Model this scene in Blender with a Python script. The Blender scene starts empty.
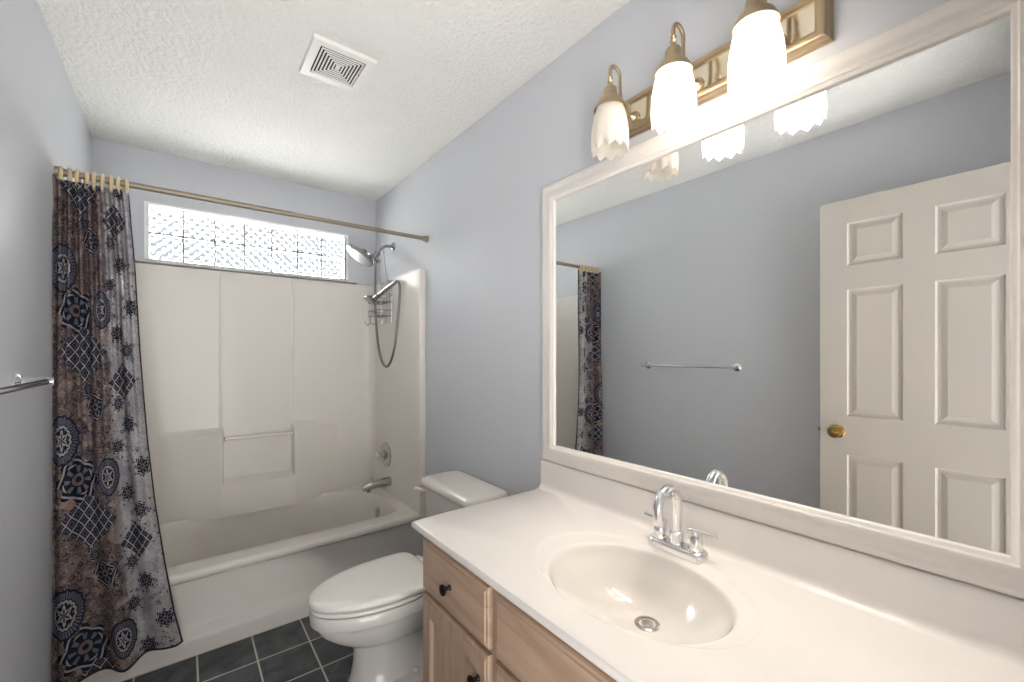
import bpy, bmesh, math, random
from mathutils import Vector, Matrix
random.seed(7)
PI = math.pi
S = bpy.context.scene
COL = S.collection

# ------------------------------------------------------------------ camera
cam = bpy.data.objects.new('camera', bpy.data.cameras.new('camera'))
COL.objects.link(cam)
cam.data.sensor_width = 36.0
cam.data.lens = 423.85 / 1024 * 36.0
cam.data.shift_y = 13.136 / 1024
cam.data.clip_start = 0.01
cam.location = (0.373, 0.0, 1.309)
cam.rotation_euler = (PI / 2, 0, math.radians(-37.905))
S.camera = cam

# ------------------------------------------------------------------ exposure, sky and light
S.view_settings.view_transform = 'Standard'
S.view_settings.look = 'None'
S.view_settings.gamma = 1.0
S.view_settings.use_curve_mapping = False
S.view_settings.exposure = 1.86
LAMP = 140.0         # the two lit vanity bulbs inside their frosted shades
SKY = 10.0            # daylight over the yard
DOORFILL = 2.6       # added fill glow coming in through the open doorway

world = bpy.data.worlds.new('world')
S.world = world
world.use_nodes = True
wn = world.node_tree
wn.nodes.clear()
def wnode(t): return wn.nodes.new(t)
w_out = wnode('ShaderNodeOutputWorld'); w_bg = wnode('ShaderNodeBackground'); w_tc = wnode('ShaderNodeTexCoord'); w_sep = wnode('ShaderNodeSeparateXYZ')
wn.links.new(w_tc.outputs['Generated'], w_sep.inputs[0])
w_nz = wnode('ShaderNodeTexNoise'); w_nz.inputs['Scale'].default_value = 6.0      # ragged edges for the added dark belt
wn.links.new(w_tc.outputs['Generated'], w_nz.inputs['Vector'])
w_sub = wnode('ShaderNodeMath'); w_sub.operation = 'MULTIPLY_ADD'; w_sub.inputs[1].default_value = 0.5
wn.links.new(w_nz.outputs['Fac'], w_sub.inputs[0]); wn.links.new(w_sep.outputs['Z'], w_sub.inputs[2])
w_ramp = wnode('ShaderNodeValToRGB')
wn.links.new(w_sub.outputs[0], w_ramp.inputs[0])
e = w_ramp.color_ramp.elements                            # ground glow added to light the ceiling, invented dark belt, bright sky
e[0].position = 0.20; e[0].color = (0.80, 0.79, 0.76, 1)
e[1].position = 0.70; e[1].color = (0.93, 0.97, 1.0, 1)
for po, c in ((0.27, (0.017, 0.018, 0.0195, 1)), (0.57, (0.017, 0.018, 0.0195, 1))):
    w_el = e.new(po); w_el.color = c
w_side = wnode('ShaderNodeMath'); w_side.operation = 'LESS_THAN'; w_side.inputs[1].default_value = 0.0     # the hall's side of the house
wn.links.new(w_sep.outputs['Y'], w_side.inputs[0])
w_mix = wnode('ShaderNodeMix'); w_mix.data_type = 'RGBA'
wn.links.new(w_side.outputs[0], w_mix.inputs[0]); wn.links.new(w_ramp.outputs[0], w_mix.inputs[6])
k_ = DOORFILL / SKY                                       # invented fill patch aimed through the doorway, weaker around it
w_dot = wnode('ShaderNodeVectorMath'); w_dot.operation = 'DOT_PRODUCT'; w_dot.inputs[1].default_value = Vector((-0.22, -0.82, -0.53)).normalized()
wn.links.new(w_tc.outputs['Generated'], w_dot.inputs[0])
w_fill = wnode('ShaderNodeValToRGB'); w_fill.color_ramp.interpolation = 'EASE'
wn.links.new(w_dot.outputs['Value'], w_fill.inputs[0])
h_ = w_fill.color_ramp.elements
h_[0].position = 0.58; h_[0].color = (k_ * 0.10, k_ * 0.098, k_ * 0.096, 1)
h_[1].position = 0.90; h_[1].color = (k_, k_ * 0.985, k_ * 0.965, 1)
wn.links.new(w_fill.outputs[0], w_mix.inputs[7])
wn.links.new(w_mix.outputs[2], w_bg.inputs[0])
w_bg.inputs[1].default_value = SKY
wn.links.new(w_bg.outputs[0], w_out.inputs[0])

# ------------------------------------------------------------------ helpers
def lin(c):
    return c / 12.92 if c <= 0.04045 else ((c + 0.055) / 1.055) ** 2.4
def rgb(r, g, b):
    return (lin(r / 255), lin(g / 255), lin(b / 255), 1.0)

OFF = {}

class MB:
    """collects shapes in world coordinates and links them as one mesh object"""
    def __init__(self):
        self.v = []; self.f = []; self.uv = None
    def add(self, vs, fs):
        n = len(self.v)
        self.v += [Vector(p) for p in vs]
        self.f += [tuple(i + n for i in f) for f in fs]
        return self
    def bm(self, bm):
        bm.verts.ensure_lookup_table(); bm.verts.index_update()
        self.add([v.co.copy() for v in bm.verts], [[v.index for v in f.verts] for f in bm.faces])
        bm.free()
        return self
    def box(self, x0, x1, y0, y1, z0, z1, bev=0.0, seg=2, only=None):
        b = bmesh.new()
        bmesh.ops.create_cube(b, size=1.0)
        for v in b.verts:
            v.co = Vector(((x0 + x1) / 2 + v.co.x * (x1 - x0), (y0 + y1) / 2 + v.co.y * (y1 - y0), (z0 + z1) / 2 + v.co.z * (z1 - z0)))
        if bev:
            eds = [e for e in b.edges if only is None or only((e.verts[0].co + e.verts[1].co) / 2, (e.verts[1].co - e.verts[0].co).normalized())]
            bmesh.ops.bevel(b, geom=eds, offset=bev, segments=seg, affect='EDGES', profile=0.5)
        return self.bm(b)
    def loft(self, loops, closed=True, cap0=False, cap1=False):
        n = len(loops[0]); vs = [p for l in loops for p in l]; fs = []
        for i in range(len(loops) - 1):
            for j in range(n if closed else n - 1):
                a = i * n + j; b = i * n + (j + 1) % n
                fs.append((a, b, b + n, a + n))
        if cap0: fs.append(tuple(reversed(range(n))))
        if cap1: fs.append(tuple(range((len(loops) - 1) * n, len(loops) * n)))
        return self.add(vs, fs)
    def tube(self, pts, r, seg=12, closed=False, caps=True):
        pts = [Vector(p) for p in pts]; n = len(pts)
        rs = r if isinstance(r, (list, tuple)) else [r] * n
        tans = []
        for i in range(n):
            a = pts[(i - 1) % n] if (closed or i > 0) else pts[i]
            b = pts[(i + 1) % n] if (closed or i < n - 1) else pts[i]
            tans.append((b - a).normalized())
        t = tans[0]
        up = Vector((0, 0, 1)) if abs(t.z) < 0.9 else Vector((1, 0, 0))
        nrm = (up - t * up.dot(t)).normalized()
        loops = []
        for i in range(n):
            if i:
                q = tans[i - 1].rotation_difference(tans[i])
                nrm = q @ nrm
                nrm = (nrm - tans[i] * nrm.dot(tans[i])).normalized()
            bi = tans[i].cross(nrm)
            loops.append([pts[i] + (nrm * math.cos(2 * PI * k / seg) + bi * math.sin(2 * PI * k / seg)) * rs[i] for k in range(seg)])
        if closed: loops.append(loops[0])
        return self.loft(loops, True, caps and not closed, caps and not closed)
    def lathe(self, prof, origin, axis=(0, 0, 1), seg=32):
        """prof: (radius, height along axis)"""
        ax = Vector(axis).normalized()
        q = Vector((0, 0, 1)).rotation_difference(ax)
        o = Vector(origin)
        loops = [[o + q @ Vector((max(r, 1e-5) * math.cos(2 * PI * k / seg), max(r, 1e-5) * math.sin(2 * PI * k / seg), h)) for k in range(seg)] for r, h in prof]
        return self.loft(loops, True, prof[0][0] > 1e-4, prof[-1][0] > 1e-4)
    def grid(self, rows):
        n = len(rows[0]); vs = [p for r in rows for p in r]
        return self.add(vs, [(i * n + j, i * n + j + 1, (i + 1) * n + j + 1, (i + 1) * n + j) for i in range(len(rows) - 1) for j in range(n - 1)])
    def build(self, name, mat, parent=None, loc=None, angle=35, merge=True):
        if parent is not None: off = OFF[parent.name]
        elif loc is not None: off = Vector(loc)
        else:
            xs = [p.x for p in self.v]; ys = [p.y for p in self.v]; zs = [p.z for p in self.v]
            off = Vector(((min(xs) + max(xs)) / 2, (min(ys) + max(ys)) / 2, min(zs)))
        me = bpy.data.meshes.new(name)
        me.from_pydata([tuple(p - off) for p in self.v], [], self.f)
        b = bmesh.new(); b.from_mesh(me)
        if merge: bmesh.ops.remove_doubles(b, verts=b.verts, dist=2e-5)
        bmesh.ops.recalc_face_normals(b, faces=b.faces)
        b.to_mesh(me); b.free()
        me.materials.append(mat)
        me.polygons.foreach_set('use_smooth', [True] * len(me.polygons))
        me.set_sharp_from_angle(angle=math.radians(angle))
        o = bpy.data.objects.new(name, me); COL.objects.link(o)
        if parent is not None: o.parent = parent
        else: o.location = off
        OFF[o.name] = off
        return o

def thing(name, label, cat, loc, group=None):
    o = bpy.data.objects.new(name, None); COL.objects.link(o)
    o.empty_display_size = 0.05
    o.location = loc; OFF[o.name] = Vector(loc)
    o['label'] = label; o['category'] = cat
    if group: o['group'] = group
    return o
def tag(o, label, cat, group=None):
    o['label'] = label; o['category'] = cat
    if group: o['group'] = group
    return o
def struct(o, label=None):
    o['kind'] = 'structure'
    if label: o['label'] = label
    return o
def dup(root, shift, label=None):
    r = root.copy(); COL.objects.link(r); r.location = root.location + Vector(shift)
    if label: r['label'] = label
    for ch in list(root.children):
        c = ch.copy(); COL.objects.link(c); c.parent = r
        for g in ch.children:
            d = g.copy(); COL.objects.link(d); d.parent = c
    return r
def arc(c, r, a0, a1, n, u, v):
    c = Vector(c); u = Vector(u); v = Vector(v)
    return [c + u * (r * math.cos(a0 + (a1 - a0) * i / n)) + v * (r * math.sin(a0 + (a1 - a0) * i / n)) for i in range(n + 1)]
def smooth_path(pts, sub=8):
    pts = [Vector(p) for p in pts]; P = [2 * pts[0] - pts[1]] + pts + [2 * pts[-1] - pts[-2]]
    out = []
    for i in range(1, len(P) - 2):
        for k in range(sub):
            t = k / sub
            out.append(0.5 * ((2 * P[i]) + (P[i + 1] - P[i - 1]) * t + (2 * P[i - 1] - 5 * P[i] + 4 * P[i + 1] - P[i + 2]) * t * t + (-P[i - 1] + 3 * P[i] - 3 * P[i + 1] + P[i + 2]) * t ** 3))
    out.append(pts[-1]); return out
def clamp(x, a=0.0, b=1.0): return max(a, min(b, x))
def sst(a, b, x):
    t = clamp((x - a) / (b - a)); return t * t * (3 - 2 * t)

# ------------------------------------------------------------------ materials
def new_mat(name):
    m = bpy.data.materials.new(name); m.use_nodes = True
    nt = m.node_tree; return m, nt, nt.nodes['Principled BSDF']
def mat(name, col, rough=0.5, metal=0.0, noise=None, bump=None, spec=None, coat=0.0, trans=0.0):
    """noise: (scale, amount) slight colour mottling; bump: (scale, strength, distance)"""
    m, nt, p = new_mat(name)
    p.inputs['Base Color'].default_value = col
    p.inputs['Roughness'].default_value = rough
    p.inputs['Metallic'].default_value = metal
    if spec is not None: p.inputs['Specular IOR Level'].default_value = spec
    if coat: p.inputs['Coat Weight'].default_value = coat; p.inputs['Coat Roughness'].default_value = 0.06
    tc = nt.nodes.new('ShaderNodeTexCoord')
    if noise:
        n = nt.nodes.new('ShaderNodeTexNoise'); n.inputs['Scale'].default_value = noise[0]; n.inputs['Detail'].default_value = 4
        nt.links.new(tc.outputs['Object'], n.inputs['Vector'])
        mx = nt.nodes.new('ShaderNodeMix'); mx.data_type = 'RGBA'
        a = noise[1]
        mx.inputs[6].default_value = tuple(c * (1 - a) for c in col[:3]) + (1,)
        mx.inputs[7].default_value = tuple(min(1, c * (1 + a)) for c in col[:3]) + (1,)
        nt.links.new(n.outputs['Fac'], mx.inputs[0]); nt.links.new(mx.outputs[2], p.inputs['Base Color'])
    if bump:
        n = nt.nodes.new('ShaderNodeTexNoise'); n.inputs['Scale'].default_value = bump[0]; n.inputs['Detail'].default_value = 3
        nt.links.new(tc.outputs['Object'], n.inputs['Vector'])
        b = nt.nodes.new('ShaderNodeBump'); b.inputs['Strength'].default_value = bump[1]; b.inputs['Distance'].default_value = bump[2]
        nt.links.new(n.outputs['Fac'], b.inputs['Height']); nt.links.new(b.outputs[0], p.inputs['Normal'])
    return m

class E:
    """tiny expression builder over math nodes"""
    nt = None
    def __init__(s, sock): s.s = sock
    @staticmethod
    def op(o, *a):
        n = E.nt.nodes.new('ShaderNodeMath'); n.operation = o
        for i, x in enumerate(a):
            if isinstance(x, E): E.nt.links.new(x.s, n.inputs[i])
            else: n.inputs[i].default_value = x
        return E(n.outputs[0])
    def __add__(s, o): return E.op('ADD', s, o)
    __radd__ = __add__
    def __sub__(s, o): return E.op('SUBTRACT', s, o)
    def __rsub__(s, o): return E.op('SUBTRACT', o, s)
    def __mul__(s, o): return E.op('MULTIPLY', s, o)
    __rmul__ = __mul__
    def __truediv__(s, o): return E.op('DIVIDE', s, o)
    def __gt__(s, o): return E.op('GREATER_THAN', s, o)
    def __lt__(s, o): return E.op('LESS_THAN', s, o)
    def abs(s): return E.op('ABSOLUTE', s)
    def frac(s): return E.op('FRACT', s)
    def sin(s): return E.op('SINE', s)
    def cos(s): return E.op('COSINE', s)
    def sqrt(s): return E.op('SQRT', s)
    def mn(s, o): return E.op('MINIMUM', s, o)
    def mx(s, o): return E.op('MAXIMUM', s, o)
def e_atan2(a, b): return E.op('ARCTAN2', a, b)
def e_mix(fac, a, b):
    n = E.nt.nodes.new('ShaderNodeMix'); n.data_type = 'RGBA'
    for i, x in ((0, fac), (6, a), (7, b)):
        if isinstance(x, E): E.nt.links.new(x.s, n.inputs[i])
        else: n.inputs[i].default_value = x
    return E(n.outputs[2])

M = {}
M['wall'] = mat('wall_paint', rgb(203, 205, 211), 0.45, bump=(260, 0.12, 0.002), spec=0.35)
M['ceiling'] = mat('ceiling_texture', rgb(238, 237, 233), 0.9, bump=(62, 0.9, 0.012), spec=0.1)
M['acrylic'] = mat('tub_acrylic', rgb(226, 221, 215), 0.20, spec=0.2)
M['marble'] = mat('cultured_marble', rgb(227, 222, 217), 0.22, noise=(5, 0.035), spec=0.5)
M['basin'] = mat('basin_marble', rgb(224, 218, 211), 0.12, spec=0.5)
M['porcelain'] = mat('porcelain', rgb(226, 222, 217), 0.10, spec=0.5)
M['seat'] = mat('seat_plastic', rgb(238, 236, 232), 0.2, spec=0.5)
M['chrome'] = mat('chrome', (0.82, 0.82, 0.82, 1), 0.08, 1.0)
M['steel'] = mat('brushed_steel', (0.50, 0.49, 0.47, 1), 0.25, 1.0)
M['nickel'] = mat('brushed_nickel_rod', rgb(152, 142, 126), 0.5, 0.7)
M['gold'] = mat('satin_gold', rgb(190, 170, 140), 0.32, 1.0)
M['gold_panel'] = mat('polished_gold', rgb(222, 210, 188), 0.12, 1.0)
M['brass'] = mat('polished_brass', rgb(186, 152, 92), 0.18, 1.0)
M['trim'] = mat('white_trim', rgb(230, 224, 218), 0.32, spec=0.5)
M['door'] = mat('door_paint', rgb(198, 191, 182), 0.4, spec=0.4, bump=(90, 0.06, 0.002))
M['plastic'] = mat('white_plastic', rgb(236, 234, 229), 0.4)
M['dark'] = mat('dark_interior', rgb(38, 36, 34), 0.8)
M['black'] = mat('oil_rubbed_bronze', rgb(30, 27, 27), 0.28, 0.6)
M['sill'] = mat('granite_sill', rgb(206, 205, 203), 0.3, noise=(120, 0.35))
M['cream'] = mat('cream_plastic', rgb(206, 184, 150), 0.45)
M['tube'] = mat('grey_hose', rgb(132, 129, 123), 0.3, 0.85)
M['shower'] = mat('shower_chrome', (0.36, 0.36, 0.355, 1), 0.16, 1.0)
M['grille'] = mat('shower_face', rgb(190, 192, 192), 0.3, 0.6)
M['mortar'] = mat('block_mortar', rgb(236, 238, 236), 0.7)
M['joint'] = mat('block_joint', rgb(128, 130, 132), 0.8)

# mirror silvering with faint wipe marks
m, nt, p = new_mat('mirror_glass')
p.inputs['Base Color'].default_value = (0.90, 0.915, 0.91, 1); p.inputs['Metallic'].default_value = 1.0
tc = nt.nodes.new('ShaderNodeTexCoord'); mp = nt.nodes.new('ShaderNodeMapping'); mp.inputs['Scale'].default_value = (1, 1.2, 7)
n = nt.nodes.new('ShaderNodeTexNoise'); n.inputs['Scale'].default_value = 3.0; n.inputs['Detail'].default_value = 5
mr = nt.nodes.new('ShaderNodeMapRange'); mr.inputs[1].default_value = 0.5; mr.inputs[2].default_value = 0.8; mr.inputs[3].default_value = 0.0; mr.inputs[4].default_value = 0.035
nt.links.new(tc.outputs['Object'], mp.inputs[0]); nt.links.new(mp.outputs[0], n.inputs['Vector']); nt.links.new(n.outputs['Fac'], mr.inputs[0]); nt.links.new(mr.outputs[0], p.inputs['Roughness'])
M['mirror'] = m

# frosted lamp glass: unlit and lit
def frosted(name, strength, tl, col):
    m, nt, p = new_mat(name)
    p.inputs['Base Color'].default_value = col; p.inputs['Roughness'].default_value = 0.35
    p.inputs['Emission Color'].default_value = (1.0, 0.95, 0.88, 1); p.inputs['Emission Strength'].default_value = strength
    tb = nt.nodes.new('ShaderNodeBsdfTranslucent'); tb.inputs[0].default_value = col
    mx = nt.nodes.new('ShaderNodeMixShader'); mx.inputs[0].default_value = tl
    out = nt.nodes['Material Output']
    nt.links.new(p.outputs[0], mx.inputs[1]); nt.links.new(tb.outputs[0], mx.inputs[2]); nt.links.new(mx.outputs[0], out.inputs[0])
    return m
M['shade_off'] = frosted('frosted_shade_glass', 0.0, 0.5, rgb(251, 247, 240))
M['shade_on'] = frosted('glowing_shade_glass', 1.3, 0.08, rgb(225, 215, 200))
m, nt, p = new_mat('lit_bulb'); p.inputs['Emission Color'].default_value = (1, 0.955, 0.895, 1); p.inputs['Emission Strength'].default_value = LAMP
M['bulb_on'] = m
M['bulb_off'] = mat('bulb_glass', rgb(240, 238, 232), 0.3)

# pressed glass blocks
m, nt, p = new_mat('pressed_glass'); E.nt = nt
tc = nt.nodes.new('ShaderNodeTexCoord'); sp = nt.nodes.new('ShaderNodeSeparateXYZ'); nt.links.new(tc.outputs['Object'], sp.inputs[0])
gx = E(sp.outputs[0]); gz = E(sp.outputs[2])
nz = nt.nodes.new('ShaderNodeTexNoise'); nz.inputs['Scale'].default_value = 22; nz.inputs['Detail'].default_value = 1
nt.links.new(tc.outputs['Object'], nz.inputs['Vector'])
wob = (E(nz.outputs['Fac']) - 0.5) * 2.0
h = (((gx + gz) * 125 + wob).sin() + ((gx - gz) * 125 + wob).sin()) * 0.5 + (E(nz.outputs['Fac']) - 0.5) * 1.2
b = nt.nodes.new('ShaderNodeBump'); b.inputs['Strength'].default_value = 1.0; b.inputs['Distance'].default_value = 0.0045
nt.links.new(h.s, b.inputs['Height'])
p.inputs['Base Color'].default_value = (0.97, 0.985, 0.985, 1); p.inputs['Transmission Weight'].default_value = 1.0
p.inputs['Roughness'].default_value = 0.02; p.inputs['IOR'].default_value = 1.33
nt.links.new(b.outputs[0], p.inputs['Normal'])
M['block'] = m

# slate floor tile with pale grout
m, nt, p = new_mat('slate_tile'); E.nt = nt
tc = nt.nodes.new('ShaderNodeTexCoord'); sp = nt.nodes.new('ShaderNodeSeparateXYZ'); nt.links.new(tc.outputs['Object'], sp.inputs[0])
T = 0.2045; G = 0.0165
ux = (E(sp.outputs[0]) - 0.424 + 40 * T) / T; uy = (E(sp.outputs[1]) - 2.2965 + 40 * T) / T
fx = ((ux.frac() - 0.5).abs()); fy = ((uy.frac() - 0.5).abs())
grout = fx.mx(fy) > (0.5 - G)
wn_ = nt.nodes.new('ShaderNodeTexWhiteNoise'); wn_.noise_dimensions = '2D'
cb = nt.nodes.new('ShaderNodeCombineXYZ'); nt.links.new(E.op('FLOOR', ux).s, cb.inputs[0]); nt.links.new(E.op('FLOOR', uy).s, cb.inputs[1]); nt.links.new(cb.outputs[0], wn_.inputs['Vector'])
n1 = nt.nodes.new('ShaderNodeTexNoise'); n1.inputs['Scale'].default_value = 13; n1.inputs['Detail'].default_value = 6; n1.inputs['Distortion'].default_value = 0.6
nt.links.new(tc.outputs['Object'], n1.inputs['Vector'])
fac = (E(n1.outputs['Fac']) - 0.32) * 2.2 + (E(wn_.outputs['Value']) - 0.5) * 0.25
fac = fac.mx(0.0).mn(1.0)
tile = e_mix(fac, rgb(46, 50, 54), rgb(92, 97, 101))
full = e_mix(grout, tile, rgb(206, 199, 188))
nt.links.new(full.s, p.inputs['Base Color'])
rg = grout * 0.4 + 0.38
nt.links.new(rg.s, p.inputs['Roughness'])
bh = (fx.mx(fy) - (0.5 - G)).mx(0.0) * -12.0 + E(n1.outputs['Fac']) * 0.25
b = nt.nodes.new('ShaderNodeBump'); b.inputs['Strength'].default_value = 0.5; b.inputs['Distance'].default_value = 0.003
nt.links.new(bh.s, b.inputs['Height']); nt.links.new(b.outputs[0], p.inputs['Normal'])
M['tile'] = m

# pickled maple, grain along an axis
def wood(name, sc):
    m, nt, p = new_mat(name)
    tc = nt.nodes.new('ShaderNodeTexCoord'); mp = nt.nodes.new('ShaderNodeMapping'); mp.inputs['Scale'].default_value = sc
    n = nt.nodes.new('ShaderNodeTexNoise'); n.inputs['Scale'].default_value = 3.2; n.inputs['Detail'].default_value = 7; n.inputs['Distortion'].default_value = 0.9
    r = nt.nodes.new('ShaderNodeValToRGB')
    r.color_ramp.elements[0].position = 0.28; r.color_ramp.elements[0].color = rgb(163, 136, 116)
    r.color_ramp.elements[1].position = 0.70; r.color_ramp.elements[1].color = rgb(190, 163, 141)
    nt.links.new(tc.outputs['Object'], mp.inputs[0]); nt.links.new(mp.outputs[0], n.inputs['Vector']); nt.links.new(n.outputs['Fac'], r.inputs[0]); nt.links.new(r.outputs[0], p.inputs['Base Color'])
    p.inputs['Roughness'].default_value = 0.42
    return m
M['wood_v'] = wood('maple_vertical', (9, 9, 1.0))
M['wood_h'] = wood('maple_horizontal', (9, 1.0, 9))

# damask patchwork fabric, in metres of cloth (u across, v up from the hem)
def curtain_material():
    m, nt, p = new_mat('damask_fabric'); E.nt = nt
    uvn = nt.nodes.new('ShaderNodeUVMap'); uvn.uv_map = 'cloth'
    sp = nt.nodes.new('ShaderNodeSeparateXYZ'); nt.links.new(uvn.outputs[0], sp.inputs[0])
    u = E(sp.outputs[0]); v = E(sp.outputs[1])
    def noise(scale, detail=3, dist=0.0, off=0.0):
        n = nt.nodes.new('ShaderNodeTexNoise'); n.inputs['Scale'].default_value = scale; n.inputs['Detail'].default_value = detail; n.inputs['Distortion'].default_value = dist
        mp = nt.nodes.new('ShaderNodeMapping'); mp.inputs['Location'].default_value = (off, off * 0.7, 0)
        nt.links.new(uvn.outputs[0], mp.inputs[0]); nt.links.new(mp.outputs[0], n.inputs['Vector'])
        return E(n.outputs['Fac'])
    def voro(scale, feat, off=0.0, rnd=1.0):
        n = nt.nodes.new('ShaderNodeTexVoronoi'); n.feature = feat; n.inputs['Scale'].default_value = scale; n.inputs['Randomness'].default_value = rnd
        mp = nt.nodes.new('ShaderNodeMapping'); mp.inputs['Location'].default_value = (off, off * 0.6, 0)
        nt.links.new(uvn.outputs[0], mp.inputs[0]); nt.links.new(mp.outputs[0], n.inputs['Vector'])
        return E(n.outputs['Distance'])
    navy = rgb(34, 36, 52); blue = rgb(66, 82, 112); mid = rgb(112, 115, 128); pale = rgb(178, 172, 172); tan = rgb(160, 134, 122); mauve = rgb(132, 114, 114); white = rgb(214, 211, 210); cream = rgb(190, 168, 148)
    palecol = E.op('SMOOTH_MIN', ((u - 0.262 + (noise(11, 2, 0, 21.0) - 0.5) * 0.10) * 40).mx(0.0), 1.0, 0.1)         # the pale breadth of the cloth
    palecol = palecol.mn(1.0)
    base = e_mix(((noise(9, 3, 0, 1.0) - 0.38) * 4).mx(0.0).mn(1.0), mauve, tan)
    base = e_mix(((noise(26, 3, 1.2, 4.0) - 0.5) * 5).mx(0.0).mn(1.0), base, cream)
    pbase = e_mix(((noise(7, 3, 0, 7.0) - 0.42) * 4).mx(0.0).mn(1.0), pale, white)
    base = e_mix(palecol, base, pbase)
    # fine leaf line work everywhere
    lines = voro(34, 'DISTANCE_TO_EDGE', 2.0) < 0.055
    base = e_mix(lines * (0.55 - palecol * 0.2), base, mid)
    # scroll work, dark, in loose drifts
    nn = noise(30, 2, 1.8, 3.0)
    scroll = ((nn * 56).sin() > 0.0) * (noise(7.5, 2, 0, 9.0) > 0.41)
    base = e_mix(scroll * (0.85 - palecol * 0.45), base, e_mix(palecol, navy, mid))
    # small flowers
    vf = nt.nodes.new('ShaderNodeTexVoronoi'); vf.feature = 'F1'; vf.inputs['Scale'].default_value = 27
    nt.links.new(uvn.outputs[0], vf.inputs['Vector'])
    fd = E(vf.outputs['Distance'])
    fl = ((fd < 0.30) * ((fd * 46).sin() > -0.2)) * (noise(6, 2, 0, 13.0) > 0.47)
    base = e_mix(fl * 0.9, base, e_mix(palecol, navy, blue))
    dots = (voro(60, 'F1', 5.0) < 0.24) * (noise(8, 2, 0, 17.0) > 0.52)
    base = e_mix(dots * 0.9, base, navy)
    # repeat cell
    PU, PV = 0.62, 0.63
    def cell(cu, cv):
        a = ((u - cu) / PU + 20.5).frac() - 0.5
        c = ((v - cv) / PV + 20.5).frac() - 0.5
        return a * PU, c * PV
    def put(base, mask, col): return e_mix(mask, base, col)
    def medallion(base, cu, cv, ra, rb):
        du, dv = cell(cu, cv)
        th = e_atan2(du / ra, dv / rb)
        r = ((du / ra) * (du / ra) + (dv / rb) * (dv / rb)).sqrt() + (th * 8).cos().abs() * 0.07
        base = put(base, (r < 1.22) * 1.0, navy)
        base = put(base, (r < 1.12) * (r > 0.80) * ((th * 40).sin() > -0.5), mid)
        base = put(base, (r < 0.80), navy)
        base = put(base, (r < 0.74) * (r > 0.62), pale)
        inner = ((r * 15 + (th * 3).sin().abs() * 4.5).sin() > 0.15) * (r < 0.58)
        base = put(base, inner, pale)
        return base
    def rosette(base, cu, cv, R):
        du, dv = cell(cu, cv)
        th = e_atan2(du, dv)
        r = (du * du + dv * dv).sqrt() / R
        edge = 0.92 + (th * 8).cos() * 0.16
        base = put(base, (r < edge), navy)
        pet = ((th * 8).cos() > 0.25) * (r > 0.34) * (r < 0.62)
        base = put(base, pet, mid)
        curl = ((r * 24 + (th * 4).sin() * 2.5).sin() > 0.45) * (r > 0.66) * (r < edge)
        base = put(base, curl, pale)
        base = put(base, (r < 0.28), mauve)
        base = put(base, (r < 0.13), navy)
        return base
    def lattice(base, cu, cv, ru, rv, s):
        du, dv = cell(cu, cv)
        mask = ((du / ru).abs() + (dv / rv).abs()) < 1.0
        a = ((du * 1.15 + dv) / s + 30.0).frac() - 0.5
        c = ((du * 1.15 - dv) / s + 30.0).frac() - 0.5
        q = a.abs().mx(c.abs())
        base = put(base, mask, navy)
        base = put(base, mask * (q > 0.43), pale)
        base = put(base, mask * (q < 0.30) * (q > 0.13), e_mix(0.45, navy, mid))
        return base
    base = lattice(base, 0.150, 0.590, 0.125, 0.115, 0.052)
    base = lattice(base, 0.350, 0.470, 0.075, 0.075, 0.052)
    base = rosette(base, 0.110, 0.115, 0.085)
    base = medallion(base, 0.048, 0.270, 0.058, 0.078)
    base = medallion(base, 0.250, 0.120, 0.040, 0.062)
    base = rosette(base, 0.205, 0.385, 0.050)
    base = rosette(base, 0.165, 0.450, 0.030)
    base = rosette(base, 0.315, 0.385, 0.030)
    base = rosette(base, 0.365, 0.300, 0.036)
    base = rosette(base, 0.330, 0.030, 0.036)
    base = rosette(base, 0.420, 0.130, 0.040)
    base = rosette(base, 0.385, 0.590, 0.034)
    base = rosette(base, 0.300, 0.220, 0.030)
    # hem
    hm = (v < 0.009).mx((u > 0.453))
    base = e_mix(hm, base, rgb(58, 50, 50))
    nt.links.new(base.s, p.inputs['Base Color'])
    p.inputs['Roughness'].default_value = 0.75
    p.inputs['Specular IOR Level'].default_value = 0.25
    tb = nt.nodes.new('ShaderNodeBsdfTranslucent'); nt.links.new(base.s, tb.inputs[0])
    mx = nt.nodes.new('ShaderNodeMixShader'); mx.inputs[0].default_value = 0.30
    out = nt.nodes['Material Output']
    nt.links.new(p.outputs[0], mx.inputs[1]); nt.links.new(tb.outputs[0], mx.inputs[2]); nt.links.new(mx.outputs[0], out.inputs[0])
    return m
M['curtain'] = curtain_material()

# ------------------------------------------------------------------ room shell
W, YB, H, YF = 1.52, 3.1336, 2.457, -0.03
WX0, WX1, WZ0, WZ1 = 0.2056, 1.3162, 1.838, 2.166      # window opening
struct(MB().box(-0.12, W + 0.12, -0.15, YB + 0.14, -0.10, 0.0).build('floor', M['tile'], loc=(0, 0, 0)))
struct(MB().box(-0.12, W + 0.12, YF - 0.12, YB + 0.14, H, H + 0.1).build('ceiling', M['ceiling'], loc=(0, 0, 0)))
struct(MB().box(-0.12, 0.0, YF - 0.12, YB + 0.14, 0.0, H).build('wall_left', M['wall'], loc=(0, 0, 0)))
struct(MB().box(W, W + 0.12, YF - 0.12, YB + 0.14, 0.0, H).build('wall_right', M['wall'], loc=(0, 0, 0)))
wb = MB()
wb.box(0, W, YB, YB + 0.14, 0.0, WZ0).box(0, W, YB, YB + 0.14, WZ1, H)
wb.box(0, WX0, YB, YB + 0.14, WZ0, WZ1).box(WX1, W, YB, YB + 0.14, WZ0, WZ1)
struct(wb.build('wall_back', M['wall'], loc=(0, 0, 0), merge=False))
wf = MB()
wf.box(0, 0.165, YF - 0.12, YF, 0, H).box(0.885, W, YF - 0.12, YF, 0, H).box(0.165, 0.885, YF - 0.12, YF, 2.06, H)
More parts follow.
